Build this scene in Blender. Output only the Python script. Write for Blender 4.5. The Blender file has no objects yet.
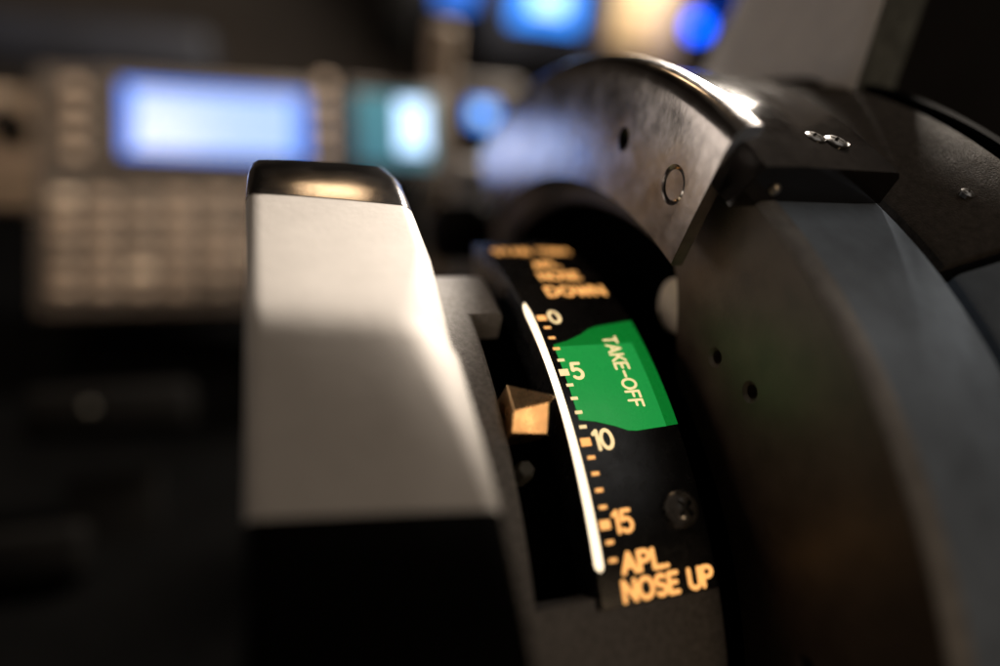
import bpy, bmesh, math, random
from mathutils import Vector, Matrix
random.seed(7)
S = 0.01                                   # everything below is written in centimetres
SC = bpy.context.scene
COL = SC.collection

# ------------------------------------------------------------------ camera
CAM = Vector((-5.7181, -14.1534, 16.4199))
FW = Vector((0.32604468, 0.81671502, -0.47610025))
RT = Vector((0.94442446, -0.30373326, 0.12573203))
UP = Vector((0.04192024, 0.49063498, 0.87035625))
FPX = 658.32                               # focal length in photo pixels (1000 wide)
cd = bpy.data.cameras.new('camera'); cam = bpy.data.objects.new('camera', cd); COL.objects.link(cam)
cam.matrix_world = Matrix.Translation(CAM*S) @ Matrix((RT, UP, -FW)).transposed().to_4x4()
cd.sensor_width = 36; cd.lens = FPX/1000*36
cd.clip_start = 0.002; cd.clip_end = 30
cd.dof.use_dof = True; cd.dof.focus_distance = 0.1365; cd.dof.aperture_fstop = 2.1
cd.dof.aperture_blades = 0
SC.camera = cam

# ------------------------------------------------------------------ light
w = bpy.data.worlds.new('World'); SC.world = w; w.use_nodes = True
wb = w.node_tree.nodes['Background']; wb.inputs[0].default_value = (1.0, .82, .66, 1); wb.inputs[1].default_value = .035
def area(name, loc, target, size, power, color, sy=None, spread=None):
    l = bpy.data.lights.new(name, 'AREA'); l.size = size*S; l.energy = power; l.color = color
    if sy: l.shape = 'RECTANGLE'; l.size_y = sy*S
    if spread: l.spread = math.radians(spread)
    o = bpy.data.objects.new(name, l); COL.objects.link(o); o.location = Vector(loc)*S
    o.rotation_euler = (Vector(target)-Vector(loc)).to_track_quat('-Z', 'Y').to_euler()
    return o
area('dome_lamp', (35, 43, 45), (-4, -3, 11), 13, 17.5, (1, .88, .75), 10)
area('overhead_lamp', (36, -12, 68), (0, -4, 9), 60, .32, (1, .94, .88), 26)
area('pointer_fill', (16, -54, 29), (-1, -4, 9), 10, .16, (1, .70, .42))  # added fill from behind, makes the pointer's lower facet gleam
area('console_lamp', (-20, 14, 40), (-14, 30, 0), 10, .32, (1, .76, .55), spread=95)
area('arc_fill', (-58, 50, 10), (2, -1, 13), 34, .42, (1, .86, .74))  # unseen fill added to brighten what the polished arc reflects
area('forward_lamp', (0, 47, 60), (-4, -3, 12), 9, .12, (1, .66, .36))
SC.view_settings.view_transform = 'Standard'; SC.view_settings.look = 'None'
SC.view_settings.exposure = 0; SC.view_settings.gamma = 1
SC.cycles.use_denoising = True
SC.cycles.max_bounces = 8

# ------------------------------------------------------------------ helpers
def ray(px, py): return FW + RT*((px-500)/FPX) + UP*((333-py)/FPX)
def at(px, py, z): return CAM + ray(px, py)*z
def cyl(x, R, t): t = math.radians(t); return Vector((x, -R*math.sin(t), R*math.cos(t)))

def mat(name, base, rough=.5, metal=0., var=.15, vscale=400., bump=0., bscale=1500., rvar=.1, emis=None, estr=0., coat=0., stretch=None, spec=.5, fleck=None):
    m = bpy.data.materials.new(name); m.use_nodes = True
    nt = m.node_tree; N = nt.nodes; L = nt.links
    p = N['Principled BSDF']
    tc = N.new('ShaderNodeTexCoord')
    src = tc.outputs['Object']
    if stretch:
        mp = N.new('ShaderNodeMapping'); mp.inputs['Scale'].default_value = stretch; L.new(src, mp.inputs[0]); src = mp.outputs[0]
    nz = N.new('ShaderNodeTexNoise'); nz.inputs['Scale'].default_value = vscale; nz.inputs['Detail'].default_value = 6; nz.inputs['Roughness'].default_value = .65
    L.new(src, nz.inputs['Vector'])
    mr = N.new('ShaderNodeMapRange'); mr.inputs[1].default_value = .3; mr.inputs[2].default_value = .7
    mr.inputs[3].default_value = 1-var; mr.inputs[4].default_value = 1+var; L.new(nz.outputs[0], mr.inputs[0])
    mx = N.new('ShaderNodeMix'); mx.data_type = 'RGBA'; mx.blend_type = 'MULTIPLY'; mx.inputs[0].default_value = 1
    mx.inputs[6].default_value = (*base, 1); L.new(mr.outputs[0], mx.inputs[7]); L.new(mx.outputs[2], p.inputs['Base Color'])
    if fleck:                              # worn specks and dust with a shape of their own
        fc, fs, ft = fleck
        nf = N.new('ShaderNodeTexNoise'); nf.inputs['Scale'].default_value = fs; nf.inputs['Detail'].default_value = 4; nf.inputs['Roughness'].default_value = .7
        L.new(src, nf.inputs['Vector'])
        mf = N.new('ShaderNodeMapRange'); mf.inputs[1].default_value = ft; mf.inputs[2].default_value = ft+.06; L.new(nf.outputs[0], mf.inputs[0])
        xf = N.new('ShaderNodeMix'); xf.data_type = 'RGBA'; L.new(mf.outputs[0], xf.inputs[0]); L.new(mx.outputs[2], xf.inputs[6]); xf.inputs[7].default_value = (*fc, 1)
        L.new(xf.outputs[2], p.inputs['Base Color'])
    nz2 = N.new('ShaderNodeTexNoise'); nz2.inputs['Scale'].default_value = vscale*.37; nz2.inputs['Detail'].default_value = 8; nz2.inputs['Roughness'].default_value = .7
    L.new(src, nz2.inputs['Vector'])
    m2 = N.new('ShaderNodeMapRange'); m2.inputs[1].default_value = .3; m2.inputs[2].default_value = .7
    m2.inputs[3].default_value = max(.02, rough-rvar); m2.inputs[4].default_value = min(1, rough+rvar)
    L.new(nz2.outputs[0], m2.inputs[0]); L.new(m2.outputs[0], p.inputs['Roughness'])
    p.inputs['Metallic'].default_value = metal; p.inputs['Coat Weight'].default_value = coat; p.inputs['Coat Roughness'].default_value = .12
    p.inputs['Specular IOR Level'].default_value = spec
    if bump:
        b = N.new('ShaderNodeBump'); b.inputs['Strength'].default_value = bump; b.inputs['Distance'].default_value = .0004
        n3 = N.new('ShaderNodeTexNoise'); n3.inputs['Scale'].default_value = bscale; n3.inputs['Detail'].default_value = 3
        L.new(src, n3.inputs['Vector']); L.new(n3.outputs[0], b.inputs['Height']); L.new(b.outputs[0], p.inputs['Normal'])
    if emis:
        p.inputs['Emission Color'].default_value = (*emis, 1); p.inputs['Emission Strength'].default_value = estr
    return m

M = {}
M['black_plate'] = mat('black_plate', (.012, .012, .013), .24, var=.3, vscale=900, bump=.08, bscale=6000, fleck=((.14, .13, .12), 2600, .70))
M['cover_grey'] = mat('cover_grey', (.22, .205, .195), .42, var=.35, vscale=900, bump=.6, bscale=2600, fleck=((.62, .58, .52), 1500, .66))
M['slot_black'] = mat('slot_black', (.0012, .0012, .0012), .95, spec=0)
M['button'] = mat('button', (.08, .075, .06), .6)
M['green'] = mat('green', (.008, .25, .04), .28, var=.12, vscale=500, bump=.06, bscale=5000, fleck=((.10, .34, .16), 2400, .70), emis=(.004, .24, .03), estr=.6)
M['legend'] = mat('legend', (.8, .6, .4), .5, emis=(1., .45, .12), estr=1.2)
M['legend_cream'] = mat('legend_cream', (.8, .75, .5), .5, emis=(1., .72, .36), estr=1.05)
M['strip'] = mat('strip', (.9, .9, .85), .4, emis=(1., .80, .54), estr=2.0)
M['chrome'] = mat('chrome', (.64, .61, .60), .18, 1., var=.18, vscale=220, bump=.05, bscale=420, rvar=.09)
M['chrome_cap'] = mat('chrome_cap', (.55, .53, .53), .16, 1., var=.05, vscale=200, bump=.03, bscale=300, rvar=.05)
M['pointer'] = mat('pointer', (.86, .56, .30), .29, 1., var=.14, vscale=450, bump=.12, bscale=700, rvar=.08)
M['wheel_face'] = mat('wheel_face', (.075, .054, .040), .4, var=.35, vscale=120, bump=.15, bscale=2500, fleck=((.12, .10, .08), 900, .70))
M['tread'] = mat('tread', (.24, .295, .37), .48, var=.18, vscale=120, bump=.2, bscale=2200, fleck=((.30, .31, .33), 700, .72))
M['edge_wear'] = mat('edge_wear', (.30, .285, .27), .5, var=.3, vscale=250, bump=.2, bscale=1500)
M['block'] = mat('block', (.014, .012, .011), .085, var=.3, vscale=300, bump=.02, bscale=900, rvar=.03)
M['screw_black'] = mat('screw_black', (.22, .21, .20), .22, .7, var=.3, vscale=900)
M['steel'] = mat('steel', (.62, .57, .5), .3, 1., var=.2, vscale=600)
M['edge_pale'] = mat('edge_pale', (.75, .66, .54), .6, var=.1, vscale=300)
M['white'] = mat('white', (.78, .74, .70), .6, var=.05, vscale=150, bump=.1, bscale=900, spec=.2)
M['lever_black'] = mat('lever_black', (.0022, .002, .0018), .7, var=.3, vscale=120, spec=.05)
M['console_black'] = mat('console_black', (.0012, .0012, .0012), .9, var=.3, vscale=60, spec=.02)
M['crackle'] = mat('crackle', (.10, .088, .078), .7, var=.3, vscale=700, bump=.6, bscale=2600, spec=.1)
M['box_grey'] = mat('box_grey', (.72, .66, .59), .6, var=.1, vscale=80, bump=.3, bscale=900)
M['box_dark'] = mat('box_dark', (.16, .165, .14), .6, var=.4, vscale=200, bump=.3, bscale=700)
M['tan'] = mat('tan', (.24, .185, .135), .6, var=.2, vscale=40)
M['key'] = mat('key', (.28, .21, .155), .55, var=.15, vscale=60)
M['key_pale'] = mat('key_pale', (.50, .40, .30), .5, var=.15, vscale=60)
M['key_dark'] = mat('key_dark', (.15, .115, .085), .55, var=.15, vscale=60)
M['brown'] = mat('brown', (.055, .044, .036), .6, var=.3, vscale=30)
M['dark_blue'] = mat('dark_blue', (.010, .012, .02), .6, var=.3, vscale=20)
M['screen'] = mat('screen', (.02, .03, .05), .3, emis=(.05, .24, 1.0), estr=1.25)
M['readout'] = mat('readout', (.05, .06, .08), .3, emis=(.56, .74, 1.15), estr=1.0)
M['cyan'] = mat('cyan', (.02, .1, .1), .3, emis=(.14, .40, .55), estr=.45)
M['blue_lamp'] = mat('blue_lamp', (.0, .05, .3), .3, emis=(.0, .09, 1.0), estr=7)
M['blue_dim'] = mat('blue_dim', (.0, .02, .1), .4, emis=(.0, .03, .35), estr=.35)
M['screen_bright'] = mat('screen_bright', (.02, .03, .05), .3, emis=(.02, .26, 1.0), estr=2.0)
M['readout_bright'] = mat('readout_bright', (.05, .06, .08), .3, emis=(.55, .78, 1.1), estr=2.2)
M['green_sheen'] = mat('green_sheen', (.022, .34, .07), .3, var=.12, vscale=500, bump=.05, bscale=5000, fleck=((.10, .36, .18), 2400, .70), emis=(.014, .33, .06), estr=.8)  # same green with the sheen put into its colour and glow
M['warm_lamp'] = mat('warm_lamp', (.6, .5, .3), .5, emis=(1., .56, .24), estr=.5)

class Thing: pass
def empty(name, label, cat, loc, group=None):
    o = bpy.data.objects.new(name, None); COL.objects.link(o); o.location = Vector(loc)*S
    o.empty_display_size = .01
    o['label'] = label; o['category'] = cat
    if group: o['group'] = group
    return o
def wloc(o):
    v = Vector(o.location)
    return v + (wloc(o.parent) if o.parent else Vector((0, 0, 0)))
def obj(name, bm, m, parent=None, origin=None, angle=35, label=None):
    """link a bmesh written in world centimetres as ONE mesh object"""
    base = Vector(origin)*S if origin is not None else (wloc(parent) if parent else Vector((0, 0, 0)))
    bmesh.ops.remove_doubles(bm, verts=bm.verts, dist=1e-5)
    bmesh.ops.recalc_face_normals(bm, faces=bm.faces)
    for v in bm.verts: v.co = v.co*S - base
    me = bpy.data.meshes.new(name); bm.to_mesh(me); bm.free()
    me.polygons.foreach_set('use_smooth', [True]*len(me.polygons)); me.set_sharp_from_angle(angle=math.radians(angle))
    me.materials.append(M[m])
    o = bpy.data.objects.new(name, me); COL.objects.link(o)
    o.parent = parent; o.location = base - (wloc(parent) if parent else Vector((0, 0, 0)))
    if label: o['label'] = label
    return o
def tag(o, label, cat=None, group=None, kind=None):
    o['label'] = label
    if cat: o['category'] = cat
    if group: o['group'] = group
    if kind: o['kind'] = kind
    return o
def sweep(bm, prof, t0, t1, n, full=False):
    """sweep a closed (x, R) profile about the wheel axis"""
    rings = []
    cnt = n if full else n+1
    for i in range(cnt):
        t = t0 + (t1-t0)*i/n
        pr = prof(t) if callable(prof) else prof
        rings.append([bm.verts.new(cyl(x, R, t)) for x, R in pr])
    k = len(rings[0])
    for i in range(n):
        a, b = rings[i], rings[(i+1) % cnt]
        for j in range(k): bm.faces.new((a[j], a[(j+1) % k], b[(j+1) % k], b[j]))
    if not full: bm.faces.new(rings[0]); bm.faces.new(rings[-1][::-1])
    return bm
def patch(bm, pts, R, h=0.):
    """a polygon in (x, theta) laid on the cylinder R; h: thickness"""
    top = [bm.verts.new(cyl(x, R+h, t)) for x, t in pts]
    bm.faces.new(top)
    return bm
def grid_patch(bm, x0, x1, t0, t1, R, nx=1, nt=8):
    vs = [[bm.verts.new(cyl(x0+(x1-x0)*i/nx, R, t0+(t1-t0)*j/nt)) for i in range(nx+1)] for j in range(nt+1)]
    for j in range(nt):
        for i in range(nx): bm.faces.new((vs[j][i], vs[j][i+1], vs[j+1][i+1], vs[j+1][i]))
def frame(n, up=(0, 0, 1)):
    n = Vector(n).normalized(); u = Vector(up).cross(n)
    if u.length < 1e-4: u = Vector((1, 0, 0)).cross(n)
    u.normalize(); v = n.cross(u); return u, v, n
def lathe(bm, c, axis, prof, n=32, up=(0, 0, 1)):
    """revolve (r, h) profile about axis through c"""
    u, v, a = frame(axis, up); c = Vector(c); rings = []
    for r, h in prof:
        if r < 1e-6: rings.append([bm.verts.new(c+a*h)])
        else: rings.append([bm.verts.new(c+a*h+(u*math.cos(q)+v*math.sin(q))*r) for q in [2*math.pi*i/n for i in range(n)]])
    for A, B in zip(rings, rings[1:]):
        for i in range(n):
            j = (i+1) % n
            if len(A) == 1 and len(B) == 1: continue
            if len(A) == 1: bm.faces.new((A[0], B[i], B[j]))
            elif len(B) == 1: bm.faces.new((A[i], A[j], B[0]))
            else: bm.faces.new((A[i], A[j], B[j], B[i]))
    return bm
def box(bm, c, u, v, n, su, sv, sn, bev=0.):
    """box with half sizes su, sv, sn, top face bevelled"""
    c = Vector(c); vs = []
    g = bmesh.ops.create_cube(bm, size=2)['verts']
    for q in g: q.co = c + u*(q.co.x*su) + v*(q.co.y*sv) + n*(q.co.z*sn)
    if bev:
        es = list({e for q in g for e in q.link_edges})
        bmesh.ops.bevel(bm, geom=es, offset=bev, segments=3, profile=.5, affect='EDGES')
    return bm
def cut(o, cutter_bm):
    me = bpy.data.meshes.new('c'); bmesh.ops.recalc_face_normals(cutter_bm, faces=cutter_bm.faces)
    base = wloc(o)
    for v in cutter_bm.verts: v.co = v.co*S - base
    cutter_bm.to_mesh(me); cutter_bm.free()
    c = bpy.data.objects.new('c', me); COL.objects.link(c); c.location = base
    md = o.modifiers.new('b', 'BOOLEAN'); md.object = c; md.operation = 'DIFFERENCE'; md.solver = 'EXACT'
    dg = bpy.context.evaluated_depsgraph_get(); dg.update()
    new = bpy.data.meshes.new_from_object(o.evaluated_get(dg)); o.modifiers.clear()
    old = o.data; o.data = new; new.name = old.name
    bpy.data.objects.remove(c); 
    new.polygons.foreach_set('use_smooth', [True]*len(new.polygons)); new.set_sharp_from_angle(angle=math.radians(35))

# stroke lettering: every glyph is a set of polylines in a unit-high cell
def arc(cx, cy, rx, ry, a0, a1, n=14): return [(cx+rx*math.cos(math.radians(a0+(a1-a0)*i/n)), cy+ry*math.sin(math.radians(a0+(a1-a0)*i/n))) for i in range(n+1)]
GL = {
 'A': (.72, [[(0, 0), (.36, 1), (.72, 0)], [(.13, .34), (.59, .34)]]),
 'P': (.58, [[(0, 0), (0, 1), (.3, 1)]+arc(.3, .74, .27, .26, 90, -90)+[(0, .48)]]),
 'L': (.5, [[(0, 1), (0, 0), (.5, 0)]]),
 'N': (.68, [[(0, 0), (0, 1), (.68, 0), (.68, 1)]]),
 'O': (.82, [arc(.41, .5, .41, .5, 0, 360, 28)]),
 'S': (.56, [arc(.29, .75, .26, .25, 40, 270)+arc(.28, .25, .28, .25, 90, -140)]),
 'E': (.52, [[(.52, 1), (0, 1), (0, 0), (.52, 0)], [(0, .52), (.44, .52)]]),
 'U': (.64, [[(0, 1), (0, .32)]+arc(.32, .32, .32, .32, 180, 360)+[(.64, 1)]]),
 'D': (.68, [[(0, 0), (0, 1), (.24, 1)]+arc(.24, .5, .44, .5, 90, -90)+[(0, 0)]]),
 'W': (.96, [[(0, 1), (.24, 0), (.48, .95), (.72, 0), (.96, 1)]]),
 'T': (.62, [[(0, 1), (.62, 1)], [(.31, 1), (.31, 0)]]),
 'B': (.58, [[(0, 0), (0, 1), (.28, 1)]+arc(.28, .76, .24, .24, 90, -90)+[(0, .52)], [(.28, .52)]+arc(.28, .26, .3, .26, 90, -90)+[(0, 0)]]),
 'I': (.0, [[(0, 0), (0, 1)]]),
 'M': (.8, [[(0, 0), (0, 1), (.4, .2), (.8, 1), (.8, 0)]]),
 'R': (.6, [[(0, 0), (0, 1), (.3, 1)]+arc(.3, .74, .27, .26, 90, -90)+[(0, .48)], [(.3, .48), (.6, 0)]]),
 'K': (.6, [[(0, 0), (0, 1)], [(.58, 1), (0, .4)], [(.2, .6), (.6, 0)]]),
 'F': (.5, [[(0, 0), (0, 1), (.5, 1)], [(0, .52), (.42, .52)]]),
 '-': (.5, [[(0, .48), (.5, .48)]]),
 '.': (.0, [[(0, 0), (0, .02)]]),
 '0': (.62, [arc(.31, .5, .31, .5, 0, 360, 26)]),
 '1': (.2, [[(0, .84), (.2, 1), (.2, 0)]]),
 '5': (.56, [[(.52, 1), (.1, 1), (.04, .56)]+arc(.26, .31, .3, .31, 130, -140, 16)]),
 ' ': (.3, []),
}
def text(bm, s, fn, hgt, wid, gap=.24):
    """fn maps flat (a along the line, b up) to a point; strokes become round-ended ribbons"""
    x = 0.; k = 0
    for ch in s:
        adv, lines = GL[ch]
        for ln in lines:
            pts = [Vector(((x+a)*hgt, b*hgt)) for a, b in ln]
            for A, B in zip(pts, pts[1:]):
                d = B-A
                if d.length < 1e-6: continue
                d.normalize(); a0 = math.atan2(d.y, d.x); r = wid/2; k += 1
                cap = [B+Vector((math.cos(a0+q), math.sin(a0+q)))*r for q in [math.radians(-90+30*i) for i in range(7)]]
                cap += [A+Vector((math.cos(a0+q), math.sin(a0+q)))*r for q in [math.radians(90+30*i) for i in range(7)]]
                bm.faces.new([bm.verts.new(fn(p.x, p.y, .0002*(k % 40))) for p in cap])
        x += adv+gap
    return (x-gap)*hgt
def width(s, hgt, gap=.24): return (sum(GL[c][0]+gap for c in s)-gap)*hgt

# ------------------------------------------------------------------ quadrant cover (the surface everything sits on)
RP = 10.0
root = empty('quadrant_cover', 'grey crackle painted curved cover with a black slot beside the lit scale', 'console cover', (0, 0, 0))
bm = bmesh.new()
RC, RI = 9.96, 9.2
def strip(x0, x1, t0, t1, n=40, nose=None):
    def pr(t):
        R = RC - (.55*max(0, (nose-t)/4)**2.2 if nose else 0)
        return [(x0, RI), (x1, RI), (x1, R-.14), (x1-.03, R-.07), (x1-.07, R-.03), (x1-.14, R), (x0+.05, R), (x0, R-.05)]
    sweep(bm, pr, t0, t1, n)
strip(-3.3, -.80, -1.4, 10.8, 30, 2.4)
strip(-3.3, -1.52, 10.8, 47.3, 40)
strip(-3.3, -.335, 47.3, 48.45, 4)
strip(-3.3, 2.3, 48.45, 80, 40)
obj('cover_shell', bm, 'cover_grey', root)
bm = bmesh.new(); sweep(bm, [(-3.2, 7.5), (3.1, 7.5), (3.1, 8.9), (-3.2, 8.9)], -40, 90, 40); obj('slot_liner', bm, 'slot_black', root)

# ------------------------------------------------------------------ lit trim scale
root = empty('trim_scale', 'black backlit trim scale with glowing orange numerals and a green take-off band', 'indicator', cyl(.9, RP, 22))
bm = bmesh.new()
sweep(bm, [(-.335, 9.0), (2.2, 9.0), (2.2, 9.98), (2.16, RP+.02), (-.31, RP+.02), (-.335, 9.98)], -13, 48.3, 90)
obj('scale_plate', bm, 'black_plate', root)
RL = RP+.026
# green band, its printed outline
top = [(0.0, 17.4), (.35, 16.9), (.75, 15.9), (1.0, 15.0), (1.2, 14.6), (1.7, 14.15), (2.19, 13.75)]
bot = [(0.0, 28.2), (.35, 28.6), (.63, 29.4), (.95, 30.05), (1.28, 30.2), (1.7, 30.05), (2.19, 29.85)]
bm = bmesh.new(); nt = 24
vs = []
for j in range(nt+1):
    f = j/nt
    vs.append([bm.verts.new(cyl(a[0], RL-.002, a[1]+(b[1]-a[1])*f)) for a, b in zip(top, bot)])
for j in range(nt):
    for i in range(len(top)-1): bm.faces.new((vs[j][i], vs[j][i+1], vs[j+1][i+1], vs[j+1][i]))
band = obj('takeoff_band', bm, 'green', root)
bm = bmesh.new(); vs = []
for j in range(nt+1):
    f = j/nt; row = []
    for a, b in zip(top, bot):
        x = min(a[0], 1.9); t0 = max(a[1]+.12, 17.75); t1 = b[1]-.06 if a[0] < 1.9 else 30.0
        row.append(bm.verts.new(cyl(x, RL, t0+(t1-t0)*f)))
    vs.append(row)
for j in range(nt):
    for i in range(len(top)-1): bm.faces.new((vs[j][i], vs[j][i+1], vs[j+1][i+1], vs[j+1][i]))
obj('band_sheen', bm, 'green_sheen', band)  # painted sheen; the bare border stands for the wheel's dark reflection
# white edge-lit strip
bm = bmesh.new()
def sp(t):
    e = min(1, max(.0, (t-9.7)/2.6)); e = math.sqrt(1-(1-e)**2)
    e2 = min(1, max(0., (44.6-t)/.7)); e2 = math.sqrt(1-(1-e2)**2)
    h = .070*max(.05, min(e, e2)); c = -.262
    return [(c-h, RP-.17), (c+h, RP-.17), (c+h, RP+.05), (c+h*.6, RP+.075), (c-h*.6, RP+.075), (c-h, RP+.05)]
sweep(bm, sp, 9.7, 44.6, 120)
obj('light_strip', bm, 'strip', root)
TH0, DT = 12.6, 1.829
for i in range(18):
    t = TH0+i*DT; major = i % 5 == 0
    x0, x1, h = (-.105, .115, .085) if major else (-.045, .115, .036)
    bm = bmesh.new(); ht = math.degrees(h/RP)
    grid_patch(bm, x0, x1, t-ht, t+ht, RL+.003, 1, 3)
    obj('tick_mark', bm, 'legend_cream' if 3 < i < 10 else 'legend', root)
def plain(x0, tc, hgt):
    """text reading along +x, centred on theta tc"""
    return lambda a, b, k: cyl(x0+a, RL+.003+k, tc - math.degrees((b-hgt/2)/RP))
for s, i, m in (('0', 0, 'legend_cream'), ('5', 5, 'legend_cream'), ('10', 10, 'legend_cream'), ('15', 15, 'legend')):
    bm = bmesh.new(); h = .38; text(bm, s, plain(.20, TH0+i*DT-.1, h), h, .08, .2)
    obj('numeral', bm, m, root)
def words(s, x0, x1, tc, hgt, wd=.088, gap=.24, m='legend'):
    bm = bmesh.new(); k = (x1-x0)/width(s, hgt, gap)
    fn = lambda a, b, q: cyl(x0+a*k, RL+.003+q, tc-math.degrees((b-hgt/2)/RP))
    text(bm, s, fn, hgt, wd, gap); obj('legend', bm, m, root)
words('APL.', .22, 1.14, 44.2, .33)
words('NOSE UP', .16, 2.07, 46.95, .34)
words('STAB TRIM', -.08, 2.05, -7.2, .40); words('APL', .66, 1.32, -1.2, .36); words('NOSE', .58, 1.62, 2.7, .37); words('DOWN', .50, 1.98, 6.9, .37)
# TAKE-OFF runs down the band, letters turned a quarter
bm = bmesh.new(); h = .31; L0 = width('TAKE-OFF', h, .24); k = (27.1-16.6)*math.pi/180*RP/L0
text(bm, 'TAKE-OFF', lambda a, b, q: cyl(1.24+b + 0*a, RL+.003+q, 16.6+math.degrees(a*k/RP)), h, .058, .24)
obj('legend', bm, 'legend_cream', root)
def pan_screw(root, x, R, t, r, m, name='screw', dome=.5):
    c = cyl(x, R, t); n = cyl(0, 1, t)
    bm = bmesh.new()
    lathe(bm, c, n, [(0, -.05), (r, -.05), (r, .05*r/.2), (r*.93, dome*r*.55), (r*.72, dome*r*.85), (r*.45, dome*r), (0, dome*r*1.05)], 40)
    o = obj(name, bm, m, root)
    for a in (40, 130):
        cb = bmesh.new(); u, v, nn = frame(n); q = math.radians(a)
        box(cb, c+n*(dome*r*1.0), u*math.cos(q)+v*math.sin(q), v*math.cos(q)-u*math.sin(q), n, r*.55, r*.12, r*.35)
        cut(o, cb)
    return o
pan_screw(root, 1.66, RP+.03, 39.6, .36, 'screw_black', dome=.6)

# ------------------------------------------------------------------ pointer
root = empty('trim_pointer', 'small gold metal wedge pointer aimed at the glowing white strip', 'pointer', cyl(-1, 9.3, 26))
bm = bmesh.new()
# plan in (x, theta), ridge from the tall rear to the tip
def V(x, R, t): return bm.verts.new(cyl(x, R, t))
ru, rg, tip = V(-1.40, 10.22, 23.6), V(-1.45, 10.35, 27.2), V(-.50, 10.36, 25.9)
rl, low, mid = V(-1.504, 10.125, 29.19), V(-.79, 10.091, 29.63), V(-.715, 10.42, 26.7)
ub, lb, lowb, tb = V(-1.47, 9.3, 23.4), V(-1.5, 9.3, 28.9), V(-.65, 9.3, 28.6), V(-.52, 9.6, 25.4)
for f in ((ru, tip, rg), (rg, tip, mid), (rg, mid, low), (rg, low, rl), (ru, rg, rl, lb, ub), (tip, mid, tb), (mid, low, lowb, tb), (ru, ub, tb, tip), (rl, low, lowb, lb), (ub, lb, lowb, tb)): bm.faces.new(f)
bmesh.ops.bevel(bm, geom=list(bm.edges), offset=.008, segments=1, affect='EDGES')
obj('pointer_head', bm, 'pointer', root, angle=6)
bm = bmesh.new(); box(bm, cyl(-1.02, 9.2, 26), Vector((1, 0, 0)), cyl(0, 1, 116), cyl(0, 1, 26), .2, .22, .6, .03)
obj('pointer_stem', bm, 'screw_black', root)
o = None
bm = bmesh.new(); lathe(bm, cyl(-1.2, 9.3, 32.6), cyl(0, 1, 32.6), [(0, -.3), (.2, -.3), (.2, .3), (.15, .38), (0, .38)], 6)
o = obj('stop_peg', bm, 'button', None, cyl(-1.2, 9.0, 32.6)); tag(o, 'small dull grey peg in the black slot below the pointer', 'peg')

# ------------------------------------------------------------------ trim wheel
XW, RW, WW = 3.205, 13.77, 3.157
XR = XW+WW
root = empty('trim_handwheel', 'large dark trim wheel with blue grey tread and a polished metal arc on it', 'wheel', (XW+WW/2, 0, 0))
def rin(t):
    t = (t+180) % 360-180
    f = min(1, max(0, (t-9)/13)); f = f*f*(3-2*f)
    f2 = min(1, max(0, (t+170)/40))
    return 9.14+(11.2-9.14)*(1-f) if t > -100 else 9.14
bm = bmesh.new()
sweep(bm, lambda t: [(XW+.45, rin(t)), (XW+.06, rin(t)), (XW, rin(t)+.06), (XW, 11.5), (XW, RW-.03), (XW+.45, RW-.03)], -180, 180, 300, True)
face = obj('side_face', bm, 'wheel_face', root)
for R, t in ((10.73, 23.6), (11.24, 29.5), (10.9, 56), (10.9, 96), (10.9, -60)):
    cb = bmesh.new(); lathe(cb, cyl(XW, R, t), (-1, 0, 0), [(0, -.3), (.15, -.3), (.15, -.06), (.27, .03), (.27, .1), (0, .1)], 24); cut(face, cb)
bm = bmesh.new()
sweep(bm, [(XW+.002, RW-.06), (XW+.03, RW+.0), (XW+.12, RW+.05), (XW+.42, RW+.075), (XW+.46, RW+.06), (XW+.46, RW-.06)], -180, 180, 300, True)
obj('edge_band', bm, 'edge_wear', root)
bm = bmesh.new()
sweep(bm, [(XW+.462, RW-.4), (XW+.462, RW+.055), (XR-.12, RW+.05), (XR-.03, RW+.02), (XR, RW-.06), (XR, 9.2), (XR-.4, 9.2), (XR-.4, RW-.4)], -180, 180, 300, True)
obj('tread', bm, 'tread', root)
bm = bmesh.new(); sweep(bm, [(XW+.47, 1), (XW+.6, 1), (XW+.6, RW-.45), (XW+.47, RW-.45)], -180, 180, 120, True); obj('web', bm, 'slot_black', root)
# light disc in the bore behind the face edge
bm = bmesh.new(); c = at(674, 306, 15.95); lathe(bm, c, (-1, 0, 0), [(0, -.4), (.68, -.4), (.68, 0), (.6, .06), (0, .06)], 40)
obj('hub_disc', bm, 'edge_pale', root, label='pale round disc half hidden behind the wheel face')
# polished arc plate
XC, RO, RII, TE = 2.32, 15.13, 11.87, 15.2
bm = bmesh.new()
def gp(t):
    # outer corner rolls over into the flange
    p = [(XC, RII+.05), (XC, RO-.62), (XC+.02, RO-.42), (XC+.07, RO-.22), (XC+.16, RO-.08), (XC+.3, RO-.0), (XC+.56, RO+.01), (XC+.6, RO-.04), (XC+.56, RO-.2), (XC+.42, RO-.28), (XC+.3, RO-.5), (XC+.3, RII), (XC+.05, RII)]
    return p
sweep(bm, gp, -47, TE, 110)
es = [e for e in bm.edges if abs(e.verts[0].co.y+e.verts[0].co.z*math.tan(math.radians(TE))) < .02 and abs(e.verts[1].co.y+e.verts[1].co.z*math.tan(math.radians(TE))) < .02 and len(e.link_faces) == 2]
guard = obj('metal_arc', bm, 'chrome', root, label='scratched polished metal arc plate with an oval hole')
cb = bmesh.new(); lathe(cb, cyl(XC, 13.36, .2), (-1, 0, 0), [(0, -.6), (.27, -.6), (.27, -.1), (.31, .3), (0, .3)], 40); cut(guard, cb)
cb = bmesh.new(); lathe(cb, cyl(XC, 13.25, 10.8), (-1, 0, 0), [(0, -.14), (.42, -.14), (.44, .3), (0, .3)], 40); cut(guard, cb)
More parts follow.
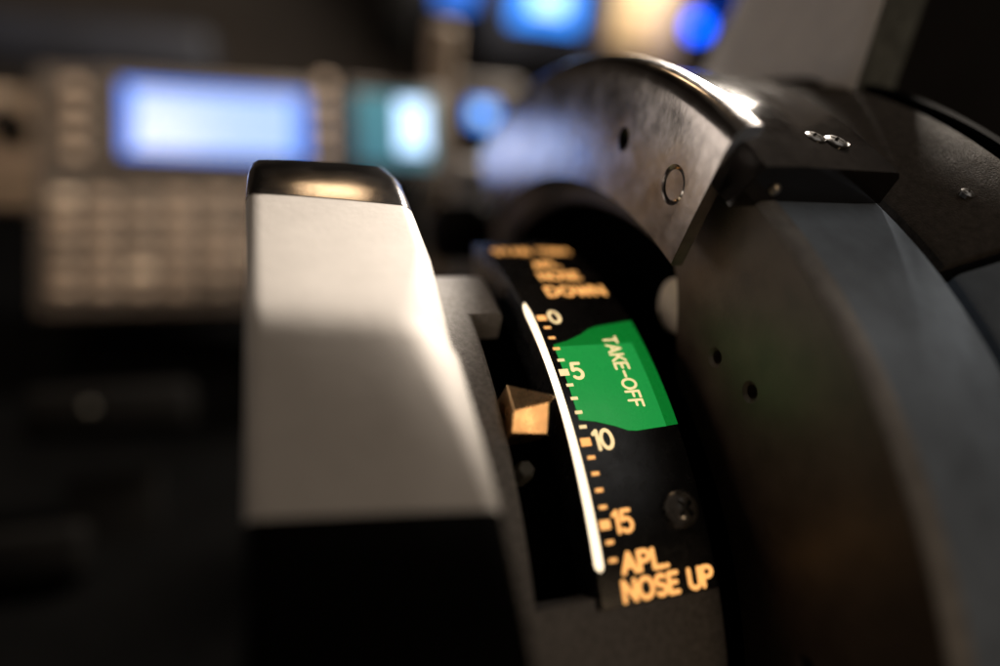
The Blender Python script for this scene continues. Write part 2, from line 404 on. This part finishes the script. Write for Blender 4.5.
bm = bmesh.new(); lathe(bm, cyl(XC, 13.25, 10.8), (-1, 0, 0), [(0, -.2), (.37, -.2), (.37, -.07), (.32, -.03), (0, -.035)], 40); obj('pin', bm, 'chrome', guard)
# black end block across the tread
bm = bmesh.new()
def bp(t):
    R = 14.58 + .34*min(1, max(0, (16.6-t)/18))
    return [(XC+.34, RW-.1), (XR-.05, RW+.08), (XR-.02, R-.12), (XR-.12, R), (XC+1.4, R+.03), (XC+.66, R-.0), (XC+.58, R-.14)]
sweep(bm, bp, -34, 17.0, 50)
blk = obj('end_block', bm, 'block', root, label='glossy black block across the wheel tread')
for x, t, r in ((4.9, 12.4, .24), (5.35, 13.0, .26)): pan_screw(blk, x, 14.62, t, r, 'screw_black', dome=.35)
bm = bmesh.new(); c = cyl(3.45, 14.1, 17.05); lathe(bm, c, cyl(0, 1, 107), [(0, -.1), (.12, -.1), (.12, .03), (.06, .08), (0, .085)], 20); obj('rivet', bm, 'steel', blk)

# ------------------------------------------------------------------ outer curved cover
root = empty('side_cover', 'dark crackle finished curved cover on the far side of the trim wheel', 'cover', (7.8, 0, 0))
def dp(t): return [(6.78, 12.6), (6.74, 13.74), (6.82, 13.86), (8.9, 14.92), (9.0, 14.9), (9.0, 12.6)]
bm = bmesh.new(); sweep(bm, dp, -70, 24.3, 60); up_pl = obj('cover_plate', bm, 'crackle', root)
bm = bmesh.new(); sweep(bm, dp, 25.5, 110, 60); obj('cover_plate', bm, 'tread', root)
pan_screw(up_pl, 7.9, 14.42, 18.6, .15, 'screw_black', dome=.5)
bm = bmesh.new(); sweep(bm, [(9.12, 12.6), (9.12, 15.0), (9.2, 15.08), (9.5, 15.1), (9.6, 15.0), (9.6, 12.6)], -70, 110, 90); obj('edge_ring', bm, 'console_black', root)

# ------------------------------------------------------------------ white lever
rows = [ # left (px, py, depth), right (px, py, depth)
 ((254, 163, 15.0), (378, 168, 15.6)),
 ((250, 158.5, 14.3), (388, 166, 14.9)),
 ((246.5, 167, 13.75), (402, 178, 14.4)),
 ((245, 180, 13.3), (409, 193, 13.9)),
 ((244, 192, 13.0), (414, 206, 13.6)),
 ((243.5, 196, 12.92), (416, 210, 13.52)),
 ((243, 240, 12.05), (432, 250, 12.65)),
 ((242.5, 285, 11.22), (449, 293, 11.8)),
 ((242, 302, 10.95), (454, 309, 11.5)),
 ((242, 316, 10.76), (459, 322, 11.3)),
 ((241.5, 335, 10.58), (465, 340, 11.1)),
 ((241, 430, 9.95), (485, 428, 10.4)),
 ((240, 505, 9.5), (500, 495, 9.95)),
 ((240, 520, 9.41), (503, 509, 9.86)),
 ((239, 526, 9.35), (505, 515, 9.8)),
 ((237, 640, 8.8), (530, 625, 9.25)),
 ((234, 800, 8.3), (560, 780, 8.75)),
]
P = [(at(*a), at(*b)) for a, b in rows]
def lever_mesh(i0, i1, grow=0., T=1.7):
    bm = bmesh.new(); rings = []
    for i in range(i0, i1+1):
        L, R = P[i]; e = (R-L); wdt = e.length; e.normalize()
        a = P[max(0, i-1)]; b = P[min(len(P)-1, i+1)]
        tg = ((a[0]+a[1])-(b[0]+b[1])).normalized(); n = e.cross(tg).normalized()
        if n.dot(UP-FW) < 0: n = -n
        pr = [(0, -T), (0, -.35), (.015, -.2), (.07, -.08), (.18, -.015), (.34, 0)]
        pr += [(wdt*f, .02) for f in (.3, .45, .6)]
        y = rows[i][1][1]; k = max(.3, min(1.1, 1.1-(y-320)/150*.8)) if y > 320 else max(.3, 1.1-(320-y)/75*.8)
        k /= .75
        pr += [(wdt-.75*k, 0), (wdt-.58*k, -.025*k), (wdt-.42*k, -.085*k), (wdt-.27*k, -.19*k), (wdt-.13*k, -.34*k), (wdt-.04*k, -.54*k), (wdt, -.8*k), (wdt, -T)]
        c = wdt/2
        rings.append([bm.verts.new(L+e*((x-c)*(1+grow)+c)+n*(h+grow)) for x, h in pr])
    k = len(rings[0])
    for A, B in zip(rings, rings[1:]):
        for j in range(k): bm.faces.new((A[j], A[(j+1) % k], B[(j+1) % k], B[j]))
    bm.faces.new(rings[0]); bm.faces.new(rings[-1][::-1])
    return bm
root = empty('flap_lever', 'white faced lever with a polished metal top and a black lower shaft', 'lever', (P[-1][0]+P[-1][1])/2)
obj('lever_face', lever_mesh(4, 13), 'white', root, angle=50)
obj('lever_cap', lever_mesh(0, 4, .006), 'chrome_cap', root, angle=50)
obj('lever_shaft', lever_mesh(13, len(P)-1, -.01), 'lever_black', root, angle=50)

# ------------------------------------------------------------------ behind: console floor and units
def plane_frame(px, py, z, tilt):
    t = math.radians(tilt); n = Vector((0, -math.cos(t), math.sin(t))); u = Vector((1, 0, 0)); v = n.cross(u)
    return at(px, py, z), u, v, n
class Panel:
    def __init__(s, px, py, z, tilt): s.c, s.u, s.v, s.n = plane_frame(px, py, z, tilt)
    def uv(s, px, py):
        r = ray(px, py); t = (s.c-CAM).dot(s.n)/r.dot(s.n); q = CAM+r*t-s.c; return q.dot(s.u), q.dot(s.v)
    def pt(s, a, b, h=0): return s.c+s.u*a+s.v*b+s.n*h
    def rect(s, bm, x0, y0, x1, y1, h0, h1, bev=.1):
        a = s.uv((x0+x1)/2, y0)[1]; b = s.uv((x0+x1)/2, y1)[1]; l = s.uv(x0, (y0+y1)/2)[0]; r = s.uv(x1, (y0+y1)/2)[0]
        box(bm, s.pt((l+r)/2, (a+b)/2, (h0+h1)/2), s.u, s.v, s.n, abs(r-l)/2, abs(a-b)/2, abs(h1-h0)/2, bev); return bm
    def loc(s, px, py, h=0): return s.pt(*s.uv(px, py), h)
def part(name, p, r, m, root, bev=.1, label=None):
    bm = bmesh.new(); p.rect(bm, *r, bev); return obj(name, bm, m, root, label=label)

# left control display unit
p = Panel(190, 180, 45, 38)
root = empty('control_display', 'tan keypad unit with a bright blue white screen, left of the white lever', 'display unit', p.loc(190, 310, -2))
part('housing', p, (34, 76, 336, 312, -3, 0), 'brown', root, .3)
part('bezel', p, (96, 80, 332, 176, 0, .6), 'brown', root, .25)
sc = part('screen', p, (124, 93, 306, 161, .61, .7), 'screen', root, .02)
for i in range(9):
    y = 100+i*6.4
    bm = bmesh.new(); p.rect(bm, 137, y, 292, y+4.9, .705, .72, 0); obj('readout_line', bm, 'readout', sc)
for r in range(6):
    for c in range(7):
        x = 52+c*38; y = 194+r*18.5
        part('key', p, (x, y, x+25, y+9.5, 0, .35), random.choice(('key', 'key', 'key_pale', 'key_dark')), root, .15)
for r in range(4):
    part('line_key', p, (66, 84+r*22, 84, 95+r*22, 0, .7), 'key', root, .12)
    part('line_key', p, (316, 84+r*22, 330, 95+r*22, .6, 1.0), 'key', root, .12)
# far left radio block
p = Panel(20, 130, 44, 30)
root = empty('radio_unit', 'dim tan radio unit with a dark knob at the left edge', 'radio', p.loc(0, 200, -2))
part('housing', p, (-220, 82, 58, 205, -3, 0), 'tan', root, .3)
bm = bmesh.new(); lathe(bm, p.loc(12, 128), p.n, [(0, 0), (1.1, 0), (1.0, 1.6), (.8, 1.8), (0, 1.8)], 24, (1, 0, 0)); obj('knob', bm, 'lever_black', root)
part('panel_strip', p, (-60, 150, 40, 172, 0, .4), 'key', root, .1)
# right display unit
p = Panel(392, 140, 42, 30)
root = empty('second_display', 'small display with a cyan field and a blue white block, right of the white lever', 'display unit', p.loc(392, 190, -2))
part('housing', p, (345, 84, 446, 185, -3, 0), 'brown', root, .3)
sc = part('screen', p, (356, 96, 432, 164, .01, .1), 'cyan', root, .02)
part('readout_block', p, (398, 102, 426, 152, .11, .16), 'readout_bright', sc, .02)
p = Panel(479, 112, 50, 15)
root = empty('gauge_display', 'tiny bright blue gauge screen just left of the metal arc', 'display', p.loc(479, 140, -2))
part('housing', p, (455, 80, 520, 150, -3, 0), 'brown', root, .3)
sc = part('screen', p, (470, 103, 495, 125, .01, .1), 'screen_bright', root, .02)
part('readout_block', p, (476, 108, 488, 119, .11, .16), 'readout_bright', sc, .02)
# upper instrument screen
p = Panel(548, 5, 66, 5)
root = empty('instrument_screen', 'glowing blue oval instrument screen above the metal arc', 'screen', p.loc(548, 60, -2))
part('housing', p, (486, -60, 606, 62, -4, 0), 'dark_blue', root, .4)
sc = part('screen', p, (512, -24, 582, 27, .02, .15), 'screen_bright', root, .04)
part('readout_block', p, (533, -12, 564, 12, .16, .22), 'readout_bright', sc, .02)
p = Panel(450, 2, 70, 5)
root = empty('side_screen', 'dim dark blue screen at the top edge left of the oval screen', 'screen', p.loc(450, 30, -2))
part('housing', p, (400, -60, 484, 30, -4, 0), 'dark_blue', root, .4)
part('screen', p, (438, -40, 482, 6, .02, .15), 'screen', root, .04)
# warm lit panel and blue lamp
p = Panel(645, 20, 62, 5)
root = empty('lit_panel', 'warm orange lit panel between the blue screen and the blue lamp', 'lamp panel', p.loc(645, 70, -2))
part('housing', p, (606, -60, 690, 80, -4, 0), 'tan', root, .4)
part('lamp_face', p, (614, -50, 670, 46, .02, .15), 'warm_lamp', root, .05)
p = Panel(699, 26, 60, 5)
root = empty('blue_lamp', 'round vivid blue lamp beside the orange lit panel', 'lamp', p.loc(699, 26, -1))
bm = bmesh.new(); lathe(bm, p.loc(699, 26), p.n, [(0, -1), (.85, -1), (.8, .2), (.5, .45), (0, .5)], 24, (1, 0, 0)); obj('lens', bm, 'blue_lamp', root)
bm = bmesh.new(); lathe(bm, p.loc(699, 26), p.n, [(1.15, -1), (1.5, -1), (1.5, .1), (1.15, .1), (1.15, -1)], 24, (1, 0, 0)); obj('bezel', bm, 'dark_blue', root)
p = Panel(735, -12, 58, 5)
root = empty('blue_dial', 'dark blue dial at the top edge above the grey box', 'dial', p.loc(735, -12, -1))
bm = bmesh.new(); lathe(bm, p.loc(728, -18), p.n, [(0, -1), (3.2, -1), (3.2, 0), (2.6, .3), (0, .3)], 40, (1, 0, 0)); o = obj('dial_face', bm, 'blue_dim', root)
# glareshield
bm = bmesh.new(); p = Panel(120, 45, 70, 10); p.rect(bm, -200, 12, 212, 66, -6, 4, 1.2)
o = obj('glareshield', bm, 'dark_blue', None, p.loc(100, 60, -4)); tag(o, 'long near black glareshield band across the upper left', 'glareshield')
# posts and dark knobs between lever and wheel
def post(px0, py0, px1, py1, z, m, name, label, cat):
    bm = bmesh.new(); p = Panel((px0+px1)/2, (py0+py1)/2, z, 5); p.rect(bm, px0, py0, px1, py1, -2, 0, .3)
    o = obj(name, bm, m, None, p.loc((px0+px1)/2, py1, -1)); return tag(o, label, cat)
post(428, 22, 449, 330, 46, 'tan', 'support_post', 'pale upright post behind the quadrant, beside the small blue gauge', 'post')
post(378, -20, 418, 58, 55, 'lever_black', 'column_bracket', 'black upright bracket at the top above the second display', 'bracket')
post(455, 165, 500, 330, 36, 'brown', 'pedestal_side', 'brown shaded side block behind the metal arc', 'console block')
p = Panel(406, 180, 30, 20)
bm = bmesh.new(); lathe(bm, p.loc(407, 262), p.v, [(0, 0), (.9, 0), (.75, 2.2), (.7, 3.6), (.5, 4.0), (0, 4.05)], 24, (1, 0, 0)); o = obj('dark_knob', bm, 'lever_black', None, p.loc(407, 262)); tag(o, 'dark round topped knob just right of the metal lever cap', 'knob')
p = Panel(462, 235, 26, 25)
bm = bmesh.new(); lathe(bm, p.loc(462, 262), p.v, [(0, 0), (1.0, 0), (1.3, .8), (1.3, 1.6), (.9, 2.2), (0, 2.4)], 28, (1, 0, 0)); o = obj('friction_knob', bm, 'lever_black', None, p.loc(462, 262)); tag(o, 'squat black knob at the far end of the grey cover', 'knob')

# ------------------------------------------------------------------ black thrust levers, lower left
def thrust(px, py, z, wpx, label, first):
    p = Panel(px, py, z, 40); k = z/FPX
    root = empty('thrust_lever', label, 'lever', p.loc(px, py+260, 0), 'black thrust levers')
    bm = bmesh.new(); box(bm, p.loc(px, py+40, -.6), p.u, p.v, p.n, wpx/2*k, 1.3, .8, .5); obj('grip', bm, 'lever_black', root)
    bm = bmesh.new(); box(bm, p.loc(px, py+190, -1.2), p.u, p.v, p.n, wpx/2*k*.55, 4.2, .5, .2); obj('shaft', bm, 'lever_black', root)
    if not first: return
    bm = bmesh.new(); lathe(bm, p.loc(px-20, py+38, .2), p.n, [(.0, -.2), (.22, -.2), (.22, .05), (.1, .1), (0, .1)], 20, (1, 0, 0)); obj('button', bm, 'button', root)
thrust(110, 370, 34, 150, 'black thrust lever with a small metal button below the keypad', True)
thrust(10, 520, 30, 130, 'black thrust lever at the lower left edge of the picture', False)

# ------------------------------------------------------------------ grey box at upper right
root = empty('grey_box', 'grey box with a dark green grey side standing behind the trim wheel', 'box', at(870, 160, 18))
def quadprism(bm, A, B, back):
    vs = [bm.verts.new(q) for q in A+B]
    back = Vector(back)
def solid(bm, lo, hi):
    a = [bm.verts.new(q) for q in lo]; b = [bm.verts.new(q) for q in hi]; n = len(a)
    bm.faces.new(a); bm.faces.new(b)
    for i in range(n): bm.faces.new((a[i], a[(i+1) % n], b[(i+1) % n], b[i]))
e_t, e_b = at(899, -45, 16.3), at(846, 118, 17.3)
l_t, l_b = at(760, -45, 24), at(690, 100, 25)
bm = bmesh.new(); dn = FW*.35; solid(bm, [e_b, l_b, l_b+dn, e_b+dn], [e_t, l_t, l_t+dn, e_t+dn])
obj('front_panel', bm, 'box_grey', root)
r_t, r_b = at(942, -45, 17.2), at(884, 118, 18.2)
g = (r_t-e_t)*.01
bm = bmesh.new(); solid(bm, [e_b+g, r_b, r_b+dn, e_b+dn*1.02+g], [e_t+g, r_t, r_t+dn, e_t+dn*1.02+g])
obj('side_panel', bm, 'box_dark', root)

# ------------------------------------------------------------------ setting
bm = bmesh.new(); box(bm, Vector((0, 95, 20)), Vector((1, 0, 0)), Vector((0, 0, 1)), Vector((0, -1, 0)), 160, 90, 2)
o = obj('instrument_wall', bm, 'brown', None, (0, 95, -70)); o['kind'] = 'structure'; o['label'] = 'dim brown cockpit wall behind the instruments'
bm = bmesh.new(); box(bm, Vector((0, 30, -12)), Vector((1, 0, 0)), Vector((0, 1, 0)), Vector((0, 0, 1)), 160, 64, 1)
o = obj('floor', bm, 'console_black', None, (0, 30, -12)); o['kind'] = 'structure'; o['label'] = 'black cockpit console floor'
